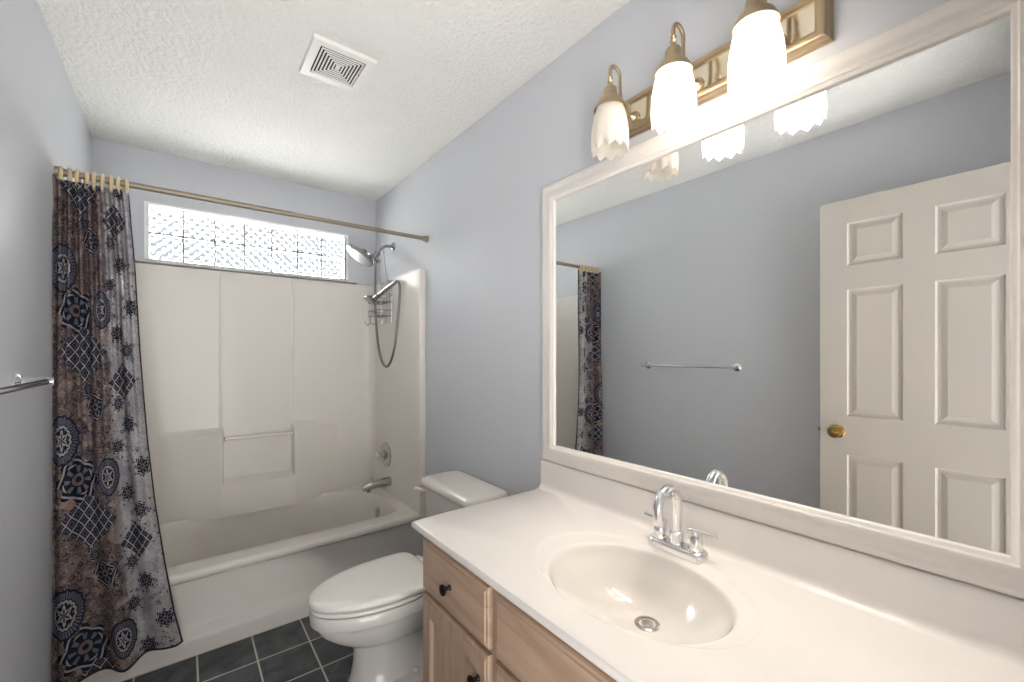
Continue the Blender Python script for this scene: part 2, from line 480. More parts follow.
struct(wf.build('wall_front', M['wall'], loc=(0, 0, 0), merge=False))

# window: thin white frame, fourteen pressed glass blocks in mortar, stone sill
win = bpy.data.objects.new('window_1', None); COL.objects.link(win); win.location = ((WX0 + WX1) / 2, YB, WZ0); OFF[win.name] = win.location.copy(); struct(win)
fr = MB()
t = 0.014
for (a, b, c, d) in ((WX0, WX0 + t, WZ0, WZ1), (WX1 - t, WX1, WZ0, WZ1), (WX0 + t, WX1 - t, WZ1 - t, WZ1), (WX0 + t, WX1 - t, WZ0, WZ0 + 0.006)):
    fr.box(a, b, YB - 0.004, YB + 0.12, c, d, 0.0015)
fr.build('window_frame', mat('white_window_frame', rgb(243, 245, 245), 0.4), win)
bx0, bx1, bz0, bz1 = WX0 + t + 0.006, WX1 - t - 0.006, WZ0 + 0.009, WZ1 - t - 0.006
gl = MB(); mo = MB()
bw = (bx1 - bx0) / 7; bh_ = (bz1 - bz0) / 2
for i in range(7):
    for j in range(2):
        x0 = bx0 + i * bw + 0.0043; x1 = bx0 + (i + 1) * bw - 0.0043
        z0 = bz0 + j * bh_ + 0.0043; z1 = bz0 + (j + 1) * bh_ - 0.0043
        gl.box(x0, x1, YB + 0.018, YB + 0.094, z0, z1, 0.002, 1)
gl.build('glass_block', M['block'], win, merge=False)
jo = MB()
for i in range(1, 7): jo.box(bx0 + i * bw - 0.0042, bx0 + i * bw + 0.0042, YB + 0.0145, YB + 0.092, bz0, bz1)
jo.box(bx0, bx1, YB + 0.0145, YB + 0.092, bz0 + bh_ - 0.0052, bz0 + bh_ + 0.0052)
jo.build('block_joint', M['joint'], win, merge=False)
for (a, b, c, d) in ((WX0 + t, bx0, WZ0 + 0.006, WZ1 - t), (bx1, WX1 - t, WZ0 + 0.006, WZ1 - t), (bx0, bx1, bz1, WZ1 - t), (bx0, bx1, WZ0 + 0.006, bz0)): mo.box(a, b, YB + 0.014, YB + 0.096, c, d)
mo.build('mortar', M['mortar'], win, merge=False)
MB().box(0.15, 1.365, YB - 0.058, YB + 0.014, 1.8175, 1.8375, 0.003).build('window_sill', M['sill'], win)

# ------------------------------------------------------------------ open six panel door behind the mirror's view
def panel_door():
    d = bpy.data.objects.new('door_1', None); COL.objects.link(d); d.location = (0.1425, 0.011, 0.0); OFF[d.name] = d.location.copy(); struct(d)
    d['label'] = 'white six panel door standing open along the left wall'
    y0, y1, z0, z1 = 0.011, 0.717, 0.010, 2.042
    xf, xb = 0.160, 0.125
    ys = [y0, 0.118, 0.312, 0.412, 0.61, y1]; zs = [z0, 0.235, 0.835, 1.016, 1.617, 1.728, 1.930, z1]
    mb = MB()
    for side, xs, sg in ((0, xf, -1), (1, xb, 1)):
        for i in range(5):
            for j in range(7):
                a, b, c, e_ = ys[i], ys[i + 1], zs[j], zs[j + 1]
                R = lambda k, x: [(x, a + k, c + k), (x, b - k, c + k), (x, b - k, e_ - k), (x, a + k, e_ - k)]
                if i in (1, 3) and j in (1, 3, 5):
                    mb.loft([R(0, xs), R(0.007, xs + sg * 0.0085), R(0.017, xs + sg * 0.0085), R(0.037, xs + sg * 0.0015)], True, False, True)
                else: mb.add(R(0, xs), [(0, 1, 2, 3)])
    q = [(y0, z0), (y1, z0), (y1, z1), (y0, z1)]
    for k in range(4):
        (a, c), (b, e_) = q[k], q[(k + 1) % 4]
        mb.add([(xf, a, c), (xf, b, e_), (xb, b, e_), (xb, a, c)], [(0, 1, 2, 3)])
    mb.build('panel', M['door'], d, angle=10)
    kb = MB()
    for sg, x in ((1, xf), (-1, xb)):
        kb.lathe([(0, 0), (0.031, 0), (0.031, 0.004), (0.026, 0.008), (0.013, 0.010), (0.011, 0.026), (0.018, 0.032), (0.0265, 0.044), (0.027, 0.052), (0.023, 0.060), (0.010, 0.064), (0, 0.0645)], (x, 0.647, 0.939), (sg, 0, 0), 32)
    kb.build('doorknob', M['brass'], d)
    lp = MB().box(0.130, 0.155, 0.7165, 0.7185, 0.910, 0.968, 0.0005).box(0.137, 0.149, 0.717, 0.728, 0.932, 0.946, 0.002)
    lp.build('latch_plate', M['brass'], d)
    for z in (0.25, 1.03, 1.82): MB().tube([(0.164, 0.008, z - 0.045), (0.164, 0.008, z + 0.045)], 0.006, 10).build('hinge', M['brass'], d)
panel_door()

# ------------------------------------------------------------------ one piece tub and surround
ts = thing('tub_surround', 'glossy white moulded bathtub with shower wall panels under the glass block window', 'bathtub', (W / 2, 2.72, 0.0))
RZ = 0.363; ST = 1.812
YS = 3.088                        # surround back face
def bulge(x, z):
    f = 0.0
    taper = clamp((x - 0.27) / 0.286) if x < 0.76 else clamp((1.238 - x) / 0.283)
    rec = sst(0.560, 0.572, x) * (1 - sst(0.938, 0.950, x))
    low = 1 - clamp((z - 0.834) / 0.034)
    reclow = 1 - clamp((z - 0.524) / 0.034)
    f += 0.068 * taper * low * (1 - rec * (1 - reclow))
    for sx in (0.556, 0.949):     # thin ribs up to the top edge
        if z > 0.84: f += 0.003 * math.exp(-((x - sx) / 0.0055) ** 2)
    return f
xin0, xin1, rc = 0.038, 1.482, 0.07
base = []                          # plan profile: (x, y, nx, ny, isback)
base += [(W - 0.001, 2.312), (W - 0.030, 2.312), (W - 0.036, 2.315), (xin1, 2.322)]
base += [(xin1, 2.322 + (YS - rc - 2.322) * i / 10) for i in range(1, 11)]
base += [(xin1 - rc + rc * math.cos(a), YS - rc + rc * math.sin(a)) for a in [PI / 2 * i / 8 for i in range(1, 8)]]
xs_ = sorted(set([round(xin0 + rc + (xin1 - xin0 - 2 * rc) * i / 110, 5) for i in range(111)] + [0.556 + d * 0.002 for d in range(-6, 13)] + [0.949 + d * 0.002 for d in range(-12, 7)]), reverse=True)
back = [(x, YS) for x in xs_]
left = [(W - x, y) for x, y in reversed(base)]
prof = base + back + left
nb0, nb1 = len(base), len(base) + len(back)
zl = sorted(set([0.34, 0.40, 0.46, 0.50, 0.60, 0.70, 0.80, 0.90, 1.0, 1.2, 1.4, 1.6, 1.75, ST - 0.012] + [0.516, 0.521, 0.524, 0.527, 0.533, 0.541, 0.549, 0.555, 0.558, 0.561, 0.566, 0.826, 0.831, 0.834, 0.837, 0.843, 0.851, 0.859, 0.865, 0.868, 0.871, 0.876]))
rows = [[(x, y - (bulge(x, z) if nb0 <= i < nb1 else 0), z) for i, (x, y) in enumerate(prof)] for z in zl]
def outward(x, y, k):            # towards the room walls at the top edge
    cx, cy = W / 2, 2.6
    return (x + k * (0.038 if x > cx + 0.6 else (-0.038 if x < cx - 0.6 else 0)), y + k * ((YB - YS) if y > YS - 0.05 else 0))
rows.append([(x, y - (0.003 * math.exp(-((x - 0.556) / 0.0055) ** 2) + 0.003 * math.exp(-((x - 0.949) / 0.0055) ** 2) if nb0 <= i < nb1 else 0) + 0.003, ST - 0.003) for i, (x, y) in enumerate(prof)])
rows.append([(clamp(outward(x, y, 0.2)[0], 0.001, W - 0.001), outward(x, y, 0.2)[1], ST) for (x, y) in prof])
rows.append([(clamp(outward(x, y, 1)[0], 0.001, W - 0.001), min(YB - 0.001, outward(x, y, 1)[1]), ST) for (x, y) in prof])
MB().grid(rows).build('wall_panel', M['acrylic'], ts, angle=40)
# apron, rim and basin
def rrect(x0, x1, y0, y1, r0, r1, n=10):
    """rounded rectangle, r0 front corners, r1 back corners"""
    P = []
    for cx, cy, r, a0 in ((x1 - r0, y0 + r0, r0, -PI / 2), (x1 - r1, y1 - r1, r1, 0), (x0 + r1, y1 - r1, r1, PI / 2), (x0 + r0, y0 + r0, r0, PI)):
        P += [(cx + r * math.cos(a0 + PI / 2 * i / n), cy + r * math.sin(a0 + PI / 2 * i / n)) for i in range(n + 1)]
    return P
tb = MB()
ap = [(2.300, 0.0), (2.300, 0.060), (2.304, 0.078), (2.322, 0.110), (2.328, 0.125), (2.330, 0.30), (2.328, 0.315), (2.312, 0.325), (2.306, 0.332), (2.305, 0.345), (2.308, 0.356), (2.316, 0.362), (2.326, RZ)]
tb.grid([[(x, y, z) for x in (0.001, 0.5, 1.0, W - 0.001)] for y, z in ap])
def ring(ins, z, r0, r1, dx0=0, dx1=0):
    return [(x, y, z) for x, y in rrect(0.115 + ins + dx0, 1.415 - ins - dx1, 2.425 + ins * 0.7, 3.055 - ins * 0.7, r0, r1)]
def outer(p):
    x, y = p[0], p[1]; cx, cy = 0.765, 2.72
    return p
lo = rrect(0.001, W - 0.001, 2.326, YB - 0.02, 0.001, 0.001)
loops = [[(x, y, RZ) for x, y in lo], ring(-0.014, RZ, 0.12, 0.30), ring(-0.006, RZ - 0.002, 0.12, 0.30), ring(0.0, RZ - 0.008, 0.12, 0.295), ring(0.006, RZ - 0.02, 0.12, 0.29), ring(0.022, 0.26, 0.12, 0.27, 0.04), ring(0.045, 0.15, 0.12, 0.24, 0.10), ring(0.06, 0.10, 0.12, 0.22, 0.15), ring(0.085, 0.075, 0.11, 0.20, 0.18), ring(0.12, 0.066, 0.10, 0.17, 0.2)]
tb.loft(loops, True, False, True)
tb.build('tub', M['acrylic'], ts, angle=40)
gb = MB().tube([(0.5735, YS - 0.030, 0.798), (0.947, YS - 0.030, 0.798)], 0.0105, 16)
gb.build('grab_bar', M['acrylic'], ts)
for x in (0.5745, 0.946): MB().lathe([(0, -0.004), (0.014, -0.004), (0.014, 0.004), (0, 0.004)], (x, YS - 0.030, 0.798), (1, 0, 0), 20).build('grab_bar_end', M['steel'], ts, merge=False)
op = MB().lathe([(0, 0.0), (0.036, 0.0), (0.036, 0.004), (0.031, 0.009), (0.012, 0.012), (0, 0.012)], (1.399, 2.755, 0.262), (-1, 0, 0.22), 28)
op.build('overflow_plate', M['steel'], ts)

# fixtures on the right hand panel
PX = 1.482
tv = thing('shower_valve', 'round chrome shower valve trim with lever knob above the tub spout', 'shower valve', (PX, 2.83, 0.62))
MB().lathe([(0, -0.002), (0.086, -0.002), (0.086, 0.003), (0.080, 0.008), (0.055, 0.014), (0.034, 0.017), (0.034, 0.026), (0, 0.026)], (PX, 2.83, 0.62), (-1, 0, 0), 40).build('escutcheon', M['steel'], tv)
MB().lathe([(0, 0.024), (0.020, 0.024), (0.018, 0.040), (0.024, 0.044), (0.027, 0.060), (0.024, 0.070), (0.010, 0.074), (0, 0.074)], (PX, 2.83, 0.62), (-1, 0, 0), 24).tube([(PX - 0.06, 2.83, 0.62), (PX - 0.062, 2.81, 0.585)], [0.008, 0.006], 10).build('knob', M['chrome'], tv, merge=False)
sp_ = thing('tub_spout', 'chrome tub spout with a pull knob over the bathtub rim', 'spout', (PX, 2.765, 0.45))
path = [(PX + 0.001, 2.765, 0.452), (PX - 0.02, 2.765, 0.452), (PX - 0.08, 2.765, 0.450), (PX - 0.13, 2.765, 0.446), (PX - 0.160, 2.765, 0.440), (PX - 0.184, 2.765, 0.434)]
MB().tube(smooth_path(path, 5), [0.031] * 3 + [0.031 - 0.011 * i / 22 for i in range(23)], 20).build('body', M['steel'], sp_)
MB().lathe([(0, 0), (0.005, 0), (0.005, 0.020), (0.009, 0.022), (0.009, 0.030), (0, 0.031)], (PX - 0.125, 2.765, 0.465), (0, 0, 1), 14).build('pull_knob', M['chrome'], sp_)
MB().lathe([(0, 0), (0.014, 0), (0.013, 0.016), (0.010, 0.016), (0, 0.014)], (PX - 0.145, 2.765, 0.420), (0, 0, -1), 16).build('outlet', M['steel'], sp_)

# shower arm with fixed head
AY = 2.80
sa = thing('wall_shower', 'chrome shower arm with wide round head high on the wall beside the window', 'shower head', (W, AY, 2.046))
MB().lathe([(0, -0.001), (0.032, -0.001), (0.032, 0.003), (0.022, 0.012), (0.012, 0.016), (0, 0.016)], (W, AY, 2.046), (-1, 0, 0), 28).build('wall_flange', M['shower'], sa)
MB().tube(smooth_path([(W - 0.005, AY, 2.046), (W - 0.05, AY, 2.044), (W - 0.085, AY, 2.024), (W - 0.112, AY, 1.985)], 6), 0.0105, 14).build('pipe', M['shower'], sa)
br = MB().tube([(W - 0.108, AY, 1.992), (W - 0.142, AY, 1.940)], 0.020, 16).tube([(W - 0.130, AY, 1.962), (W - 0.105, AY - 0.015, 1.925)], 0.013, 12)
br.tube([(W - 0.13, AY, 1.955), (W - 0.128, AY - 0.01, 1.905)], 0.011, 12).tube([(W - 0.135, AY, 1.955), (W - 0.175, AY - 0.002, 1.965)], 0.012, 12)
br.build('diverter', M['shower'], sa, merge=False)
hc = Vector((1.292, 2.792, 1.952)); hn = Vector((-0.57, 0.02, -0.80)).normalized()
MB().lathe([(0, -0.050), (0.016, -0.050), (0.022, -0.030), (0.060, -0.018), (0.092, -0.008), (0.098, 0.0), (0.097, 0.008), (0.088, 0.012), (0, 0.012)], hc, hn, 40).build('shower_head', M['shower'], sa)
fc = MB().lathe([(0, 0.0125), (0.080, 0.0125), (0.080, 0.0145), (0, 0.0145)], hc, hn, 36)
q = Vector((0, 0, 1)).rotation_difference(hn)
for rr, k in ((0.02, 6), (0.04, 12), (0.06, 18)):
    for i in range(k):
        c = hc + q @ Vector((rr * math.cos(2 * PI * i / k), rr * math.sin(2 * PI * i / k), 0.0145)); fc.lathe([(0.004, -0.001), (0.003, 0.003), (0, 0.0032)], c, hn, 8)
fc.build('spray_face', M['grille'], bpy.data.objects['shower_head'], merge=False)

# hand shower with its looping hose
hs = thing('hand_shower', 'chrome hand shower lying in the wire caddy with grey looping hose', 'hand shower', (1.42, 2.70, 1.70))
h0 = Vector((1.380, 2.80, 1.672)); h1 = Vector((1.455, 2.590, 1.775))
MB().tube([h0, h0.lerp(h1, 0.3), h0.lerp(h1, 0.7), h1], [0.019, 0.0155, 0.0145, 0.012], 14).build('handle', M['shower'], hs)
hd = Vector((-0.55, 0.0, -0.83)).normalized()
MB().lathe([(0, -0.022), (0.018, -0.022), (0.034, -0.010), (0.044, 0.0), (0.044, 0.010), (0.038, 0.014), (0, 0.014)], h0 + Vector((-0.012, 0.022, 0.002)), hd, 28).build('spray_head', M['shower'], hs)
hp = [h1, (1.462, 2.570, 1.765), (1.462, 2.560, 1.70), (1.455, 2.565, 1.55), (1.445, 2.585, 1.38), (1.432, 2.628, 1.265), (1.420, 2.675, 1.228), (1.408, 2.722, 1.265), (1.398, 2.762, 1.38), (1.392, 2.785, 1.55), (1.390, 2.792, 1.72), (1.391, 2.792, 1.86), (1.392, 2.790, 1.915)]
MB().tube(smooth_path(hp, 8), 0.0078, 12).build('hose', M['tube'], hs)

# wire caddy hung from the arm
cd = thing('shower_caddy', 'chrome wire shower caddy hanging from the shower arm', 'shower caddy', (1.44, 2.80, 1.52))
wr = 0.0026
hw = MB()
hw.tube(smooth_path([(1.452, 2.735, 1.80), (1.448, 2.765, 1.90), (1.445, 2.792, 2.035), (1.445, 2.80, 2.054), (1.445, 2.808, 2.035), (1.448, 2.835, 1.90), (1.452, 2.865, 1.80)], 6), wr, 8)
hw.tube([(1.472, 2.71, 1.80), (1.472, 2.89, 1.80), (1.472, 2.89, 1.52), (1.472, 2.71, 1.52)], wr, 8, closed=True)
hw.tube([(1.452, 2.735, 1.80), (1.472, 2.735, 1.795)], wr, 8).tube([(1.452, 2.865, 1.80), (1.472, 2.865, 1.795)], wr, 8)
for y in (2.755, 2.80, 2.845): hw.tube([(1.472, y, 1.80), (1.472, y, 1.52)], wr * 0.8, 6)
hw.build('wire_frame', M['shower'], cd, merge=False)
def basket(z, h):
    b_ = MB()
    for zz in (z, z + h): b_.tube([(1.472, 2.705, zz), (1.472, 2.895, zz), (1.375, 2.885, zz), (1.375, 2.715, zz)], wr, 8, closed=True)
    for i in range(7):
        y = 2.718 + i * 0.0273; b_.tube([(1.470, y, z), (1.377, y, z), (1.376, y, z + h)], wr * 0.75, 6)
    b_.build('basket', M['shower'], cd, merge=False)
basket(1.655, 0.045); basket(1.565, 0.035)
for y in (2.75, 2.85): MB().tube(smooth_path([(1.38, y, 1.568), (1.378, y, 1.52), (1.362, y, 1.505), (1.345, y, 1.512), (1.342, y, 1.53)], 5), wr, 8).build('hook', M['shower'], cd, merge=False)

# ------------------------------------------------------------------ curtain rod, rings and curtain
RY, RZ_ = 2.288, 1.990
rod = thing('curtain_rod', 'brushed metal shower curtain rod spanning wall to wall above the tub', 'curtain rod', (W / 2, RY, RZ_))
MB().tube([(0.004, RY, RZ_), (0.80, RY, RZ_)], 0.0125, 18).tube([(0.795, RY, RZ_), (W - 0.004, RY, RZ_)], 0.0108, 18).build('pole', M['nickel'], rod, merge=False)
for x, s in ((0.0, 1), (W, -1)): MB().lathe([(0, 0), (0.019, 0), (0.019, 0.010), (0.0155, 0.016), (0.0145, 0.030), (0, 0.030)], (x, RY, RZ_), (s, 0, 0), 24).build('end_flange', M['nickel'], rod)

NR = 9
def crt_ring(i):
    x = 0.016 + i * (0.196 - 0.016) / (NR - 1)
    mb = MB(); a = math.radians(random.uniform(-16, 16))
    ux = Vector((math.sin(a), math.cos(a), 0))
    pts = []
    for k in range(22):
        th = 2 * PI * k / 22
        pts.append(Vector((x, RY, RZ_ - 0.013)) + ux * (0.019 * math.cos(th)) + Vector((0, 0, 0.030 * math.sin(th))))
    mb.tube(pts, 0.0062, 10, closed=True)
    o = mb.build('curtain_ring', M['cream'], None, loc=(x, RY, RZ_ - 0.04))
    tag(o, 'cream plastic curtain ring on the rod above the gathered curtain', 'curtain ring', 'curtain rings on the shower rod')
for i in range(NR): crt_ring(i)

# the curtain cloth
def curtain():
    NS, NZ = 240, 150
    zt, zb = 1.964, 0.098
    keyz = [(2.0, 0.202), (1.64, 0.226), (1.3, 0.243), (0.96, 0.266), (0.70, 0.29), (0.46, 0.32), (0.25, 0.35), (0.09, 0.383)]
    def xr(z):
        for (a, xa), (b, xb) in zip(keyz, keyz[1:]):
            if z >= b: return xa + (xb - xa) * (a - z) / (a - b)
        return keyz[-1][1]
    rows = []; uvs = []
    for j in range(NZ + 1):
        t = j / NZ
        row = []
        for i in range(NS + 1):
            s = i / NS
            zend = zb - 0.012 * (1 - s) + 0.016 * s * s + 0.006 * math.sin(9 * s)
            z = zt + (zend - zt) * t
            if t < 0.05: z -= 0.010 * (1 - t / 0.05) * (0.5 - 0.5 * math.cos(2 * PI * (NR - 1) * s))
            x0 = 0.0025; R_ = xr(z)
            wtop = (1 - t) ** 1.3
            # unequal fold spacing: tighter to the left at the top
            ph = 2 * PI * (8.0 * s)
            f1 = math.cos(ph) * 0.019 * wtop
            f2 = (0.020 + 0.010 * t) * math.cos(2 * PI * (2.6 * s + 0.10 * math.sin(2.2 * t)) + 0.5)
            f3 = 0.007 * math.sin(2 * PI * 4.3 * s + 2.0 * t + 1.0) * (0.4 + 0.6 * t)
            y = RY - 0.012 - 0.045 * sst(0.0, 0.6, t) + f1 + f2 * sst(0.0, 0.35, t) + f3
            y += (2.238 - 0.01 * t - y) * (1 - sst(0.0, 0.05, s))
            lim = 2.297 if z < 0.45 else 2.308
            y = min(y, lim)
            x = x0 + (R_ - x0) * clamp(sst(0, 1, s) * 0.0 + s + 0.006 * math.sin(2 * ph) * wtop)
            row.append((max(x, 0.003), y, z)); uvs.append((s * 0.46, (1 - t) * (zt - zb)))
        rows.append(row)
    n = NS + 1
    me = bpy.data.meshes.new('shower_curtain')
    off = Vector((0.12, RY, 0.10))
    me.from_pydata([tuple(Vector(p) - off) for r in rows for p in r], [], [(i * n + k, i * n + k + 1, (i + 1) * n + k + 1, (i + 1) * n + k) for i in range(NZ) for k in range(NS)])
    uvl = me.uv_layers.new(name='cloth')
    for lp in me.loops: uvl.data[lp.index].uv = uvs[lp.vertex_index]
    me.materials.append(M['curtain'])
    me.polygons.foreach_set('use_smooth', [True] * len(me.polygons))
    o = bpy.data.objects.new('shower_curtain', me); COL.objects.link(o); o.location = off
    sm = o.modifiers.new('thickness', 'SOLIDIFY'); sm.thickness = 0.0012; sm.offset = 0
    tag(o, 'navy and tan damask patterned shower curtain gathered against the left wall', 'shower curtain')
curtain()

# ------------------------------------------------------------------ towel bar on the left wall
tb_ = thing('towel_bar', 'chrome towel bar on the grey left wall near the curtain', 'towel bar', (0.0, 1.49, 1.23))
MB().tube([(0.066, 1.165, 1.23), (0.066, 1.815, 1.23)], 0.0085, 16).build('bar', M['chrome'], tb_)
for y in (1.185, 1.8025):
    MB().lathe([(0, 0), (0.026, 0), (0.026, 0.006), (0.021, 0.012), (0.012, 0.016), (0.0105, 0.050), (0.0125, 0.056), (0.0125, 0.078), (0, 0.080)], (0.0, y, 1.23), (1, 0, 0), 28).build('post', M['chrome'], tb_)

# ------------------------------------------------------------------ toilet
TY = 1.692
to = thing('toilet', 'white two piece toilet with closed lid between bathtub and vanity', 'toilet', (1.13, TY, 0.0))
def egg(xf, xm, xb, hw, z, n=48, pw=2.0, pb=3.0):
    P = []
    if z > 0.2: hw *= 0.915
    for k in range(n):
        th = 2 * PI * k / n
        c, s = math.cos(th), math.sin(th)
        if c < 0:
            x = xm + (xm - xf) * -abs(c) ** (2 / pw); y = TY + hw * math.copysign(abs(s) ** (2 / pw), s)
        else:
            x = xm + (xb - xm) * abs(c) ** (2 / pb); y = TY + hw * math.copysign(abs(s) ** (2 / pb), s)
        P.append((x, y, z))
    return P
B = MB().loft([egg(0.885, 1.02, 1.40, 0.118, 0.0000), egg(0.883, 1.02, 1.40, 0.116, 0.0120), egg(0.893, 1.02, 1.39, 0.100, 0.0300), egg(0.905, 1.03, 1.37, 0.088, 0.1000), egg(0.905, 1.04, 1.34, 0.084, 0.1450), egg(0.905, 1.05, 1.32, 0.092, 0.1800), egg(0.865, 1.05, 1.31, 0.118, 0.1950),
    egg(0.815, 1.05, 1.31, 0.148, 0.2280), egg(0.780, 1.05, 1.31, 0.166, 0.2600), egg(0.764, 1.05, 1.32, 0.174, 0.2880), egg(0.759, 1.05, 1.32, 0.177, 0.3010), egg(0.748, 1.05, 1.33, 0.182, 0.3040), egg(0.746, 1.05, 1.33, 0.184, 0.3100), egg(0.745, 1.05, 1.33, 0.185, 0.3440), egg(0.750, 1.05, 1.325, 0.180, 0.3510), egg(0.80, 1.05, 1.28, 0.15, 0.3520)], True, True, True)
B.box(1.20, 1.49, TY - 0.115, TY + 0.115, 0.27, 0.380, 0.02, 3)
B.build('bowl', M['porcelain'], to, angle=50, merge=False)
st = MB().loft([egg(0.765, 1.05, 1.19, 0.164, 0.3515), egg(0.756, 1.05, 1.19, 0.172, 0.3560), egg(0.746, 1.05, 1.195, 0.181, 0.3575), egg(0.744, 1.05, 1.197, 0.183, 0.3660), egg(0.749, 1.05, 1.193, 0.179, 0.3705), egg(0.785, 1.05, 1.15, 0.150, 0.3715)], True, True, True)
st.build('seat', M['seat'], to, angle=60)
ld = MB().loft([egg(0.785, 1.05, 1.17, 0.148, 0.3712, pb=5), egg(0.765, 1.05, 1.195, 0.166, 0.3785, pb=5), egg(0.742, 1.05, 1.205, 0.184, 0.3800, pb=5), egg(0.739, 1.05, 1.208, 0.187, 0.3890, pb=5), egg(0.744, 1.05, 1.205, 0.183, 0.3970, pb=5), egg(0.758, 1.05, 1.195, 0.172, 0.4020, pb=5), egg(0.80, 1.05, 1.16, 0.14, 0.4040, pb=5), egg(0.90, 1.05, 1.10, 0.07, 0.4050, pb=5)], True, True, True)
ld.build('lid', M['seat'], to, angle=60)
for y in (TY - 0.075, TY + 0.075): MB().tube([(1.222, y - 0.025, 0.378), (1.222, y + 0.025, 0.378)], 0.014, 14).build('seat_hinge', M['seat'], to, merge=False)
def tank_loop(x0, x1, hw, z, r): return [(x, y, z) for x, y in rrect(x0, x1, TY - hw, TY + hw, r, r, 6)]
MB().loft([tank_loop(1.33, 1.485, 0.175, 0.388, 0.03), tank_loop(1.315, 1.50, 0.205, 0.43, 0.035), tank_loop(1.300, 1.505, 0.221, 0.672, 0.04)], True, True, True).build('tank', M['porcelain'], to, angle=50)
MB().loft([tank_loop(1.298, 1.508, 0.222, 0.670, 0.04), tank_loop(1.286, 1.510, 0.233, 0.674, 0.045), tank_loop(1.283, 1.512, 0.236, 0.684, 0.045), tank_loop(1.285, 1.510, 0.234, 0.698, 0.045), tank_loop(1.295, 1.505, 0.226, 0.708, 0.04), tank_loop(1.315, 1.49, 0.208, 0.713, 0.03)], True, True, True).build('tank_lid', M['porcelain'], to, angle=60)
lv = MB().lathe([(0, -0.002), (0.013, -0.002), (0.013, 0.006), (0.008, 0.012), (0, 0.012)], (1.305, TY + 0.183, 0.652), (-1, 0, 0), 20)
lv.tube(smooth_path([(1.294, TY + 0.183, 0.652), (1.286, TY + 0.19, 0.653), (1.282, TY + 0.215, 0.651), (1.280, TY + 0.240, 0.647)], 4), [0.0075] * 8 + [0.009] * 3 + [0.0115] * 2, 12)
lv.build('flush_lever', mat('almond_plastic', rgb(222, 208, 188), 0.35), to, merge=False)
for y in (TY - 0.098, TY + 0.098): MB().lathe([(0.014, 0), (0.014, 0.008), (0.009, 0.018), (0, 0.021)], (1.12, y, 0.026), (0, 0, 1), 16).build('bolt_cap', M['seat'], to)
ft = MB().loft([egg(1.0, 1.06, 1.38, 0.135, 0.0, pw=3), egg(1.0, 1.06, 1.38, 0.133, 0.02, pw=3), egg(1.01, 1.06, 1.37, 0.118, 0.03, pw=3)], True, True, True)
ft.build('foot', M['porcelain'], to, angle=50)

# white canister half hidden between toilet and vanity
cn = thing('brush_canister', 'small white round canister on the floor between toilet and vanity', 'toilet brush', (1.30, 1.42, 0.0))
MB().lathe([(0, 0), (0.050, 0), (0.054, 0.004), (0.060, 0.13), (0.062, 0.134), (0.057, 0.134), (0.050, 0.02), (0, 0.018)], (1.30, 1.42, 0), (0, 0, 1), 32).build('cup', M['plastic'], cn)
MB().tube([(1.30, 1.42, 0.02), (1.30, 1.42, 0.34)], 0.008, 12).lathe([(0, 0), (0.011, 0.004), (0.013, 0.03), (0.008, 0.045), (0, 0.048)], (1.30, 1.42, 0.33), (0, 0, 1), 16).build('brush_handle', M['plastic'], cn, merge=False)

# ------------------------------------------------------------------ vanity cabinet
CZ = 0.780; CB = 0.756
VY0, VY1, VX = YF + 0.002, 1.240, 0.988
va = thing('vanity_cabinet', 'pinkish maple bathroom vanity cabinet under the cream sink top', 'cabinet', (1.25, 0.60, 0.0))
cs = MB().box(VX + 0.02, W - 0.002, VY0, VY1, 0.10, CB - 0.16)
cs.box(VX + 0.02, W - 0.002, VY1 - 0.018, VY1, 0.10, CB).box(VX + 0.02, W - 0.002, VY0, VY0 + 0.018, 0.10, CB)
cs.box(VX + 0.07, W - 0.002, VY0, VY1, 0.0, 0.10)
cs.build('carcass', M['wood_v'], va, merge=False)
ff = MB()
ff.box(VX, VX + 0.02, VY0, VY1, CB - 0.034, CB).box(VX, VX + 0.02, VY0, VY1, 0.10, 0.14)
for a, b in ((VY1 - 0.03, VY1), (0.832, 0.874), (0.335, 0.375), (VY0, VY0 + 0.03)): ff.box(VX, VX + 0.02, a, b, 0.14, CB - 0.034)
for a, b in ((0.874, VY1 - 0.03), (0.375, 0.832), (VY0 + 0.03, 0.335)): ff.box(VX, VX + 0.02, a, b, 0.545, 0.585)
ff.build('face_frame', M['wood_v'], va, merge=False)
FX = 0.970
def slab(name, y0, y1, z0, z1):
    R = lambda k, x: [(x, y0 + k, z0 + k), (x, y1 - k, z0 + k), (x, y1 - k, z1 - k), (x, y0 + k, z1 - k)]
    return MB().loft([R(0, VX - 0.0005), R(0, FX + 0.008), R(0.003, FX + 0.0045), R(0.009, FX + 0.003), R(0.012, FX), R(0.02, FX)], True, True, True).build(name, M['wood_h'], va, angle=25)
def cab_door(y0, y1, z0, z1):
    R = lambda k, x: [(x, y0 + k, z0 + k), (x, y1 - k, z0 + k), (x, y1 - k, z1 - k), (x, y0 + k, z1 - k)]
    return MB().loft([R(0, VX - 0.0005), R(0, FX + 0.008), R(0.003, FX + 0.0045), R(0.009, FX + 0.003), R(0.012, FX), R(0.056, FX), R(0.060, FX + 0.004), R(0.066, FX + 0.009), R(0.075, FX + 0.009)], True, True, True).build('cabinet_door', M['wood_v'], va, angle=25)
def knob(y, z, parent):
    return MB().lathe([(0, -0.001), (0.0085, -0.001), (0.008, 0.003), (0.0055, 0.007), (0.0055, 0.013), (0.011, 0.017), (0.0155, 0.022), (0.0155, 0.026), (0.011, 0.030), (0, 0.0315)], (FX, y, z), (-1, 0, 0), 24).build('knob', M['black'], parent)
dw = slab('drawer_front', 0.868, 1.233, 0.571, 0.727); knob(1.052, 0.650, dw)
dd = cab_door(0.868, 1.233, 0.12, 0.556); knob(0.905, 0.484, dd)
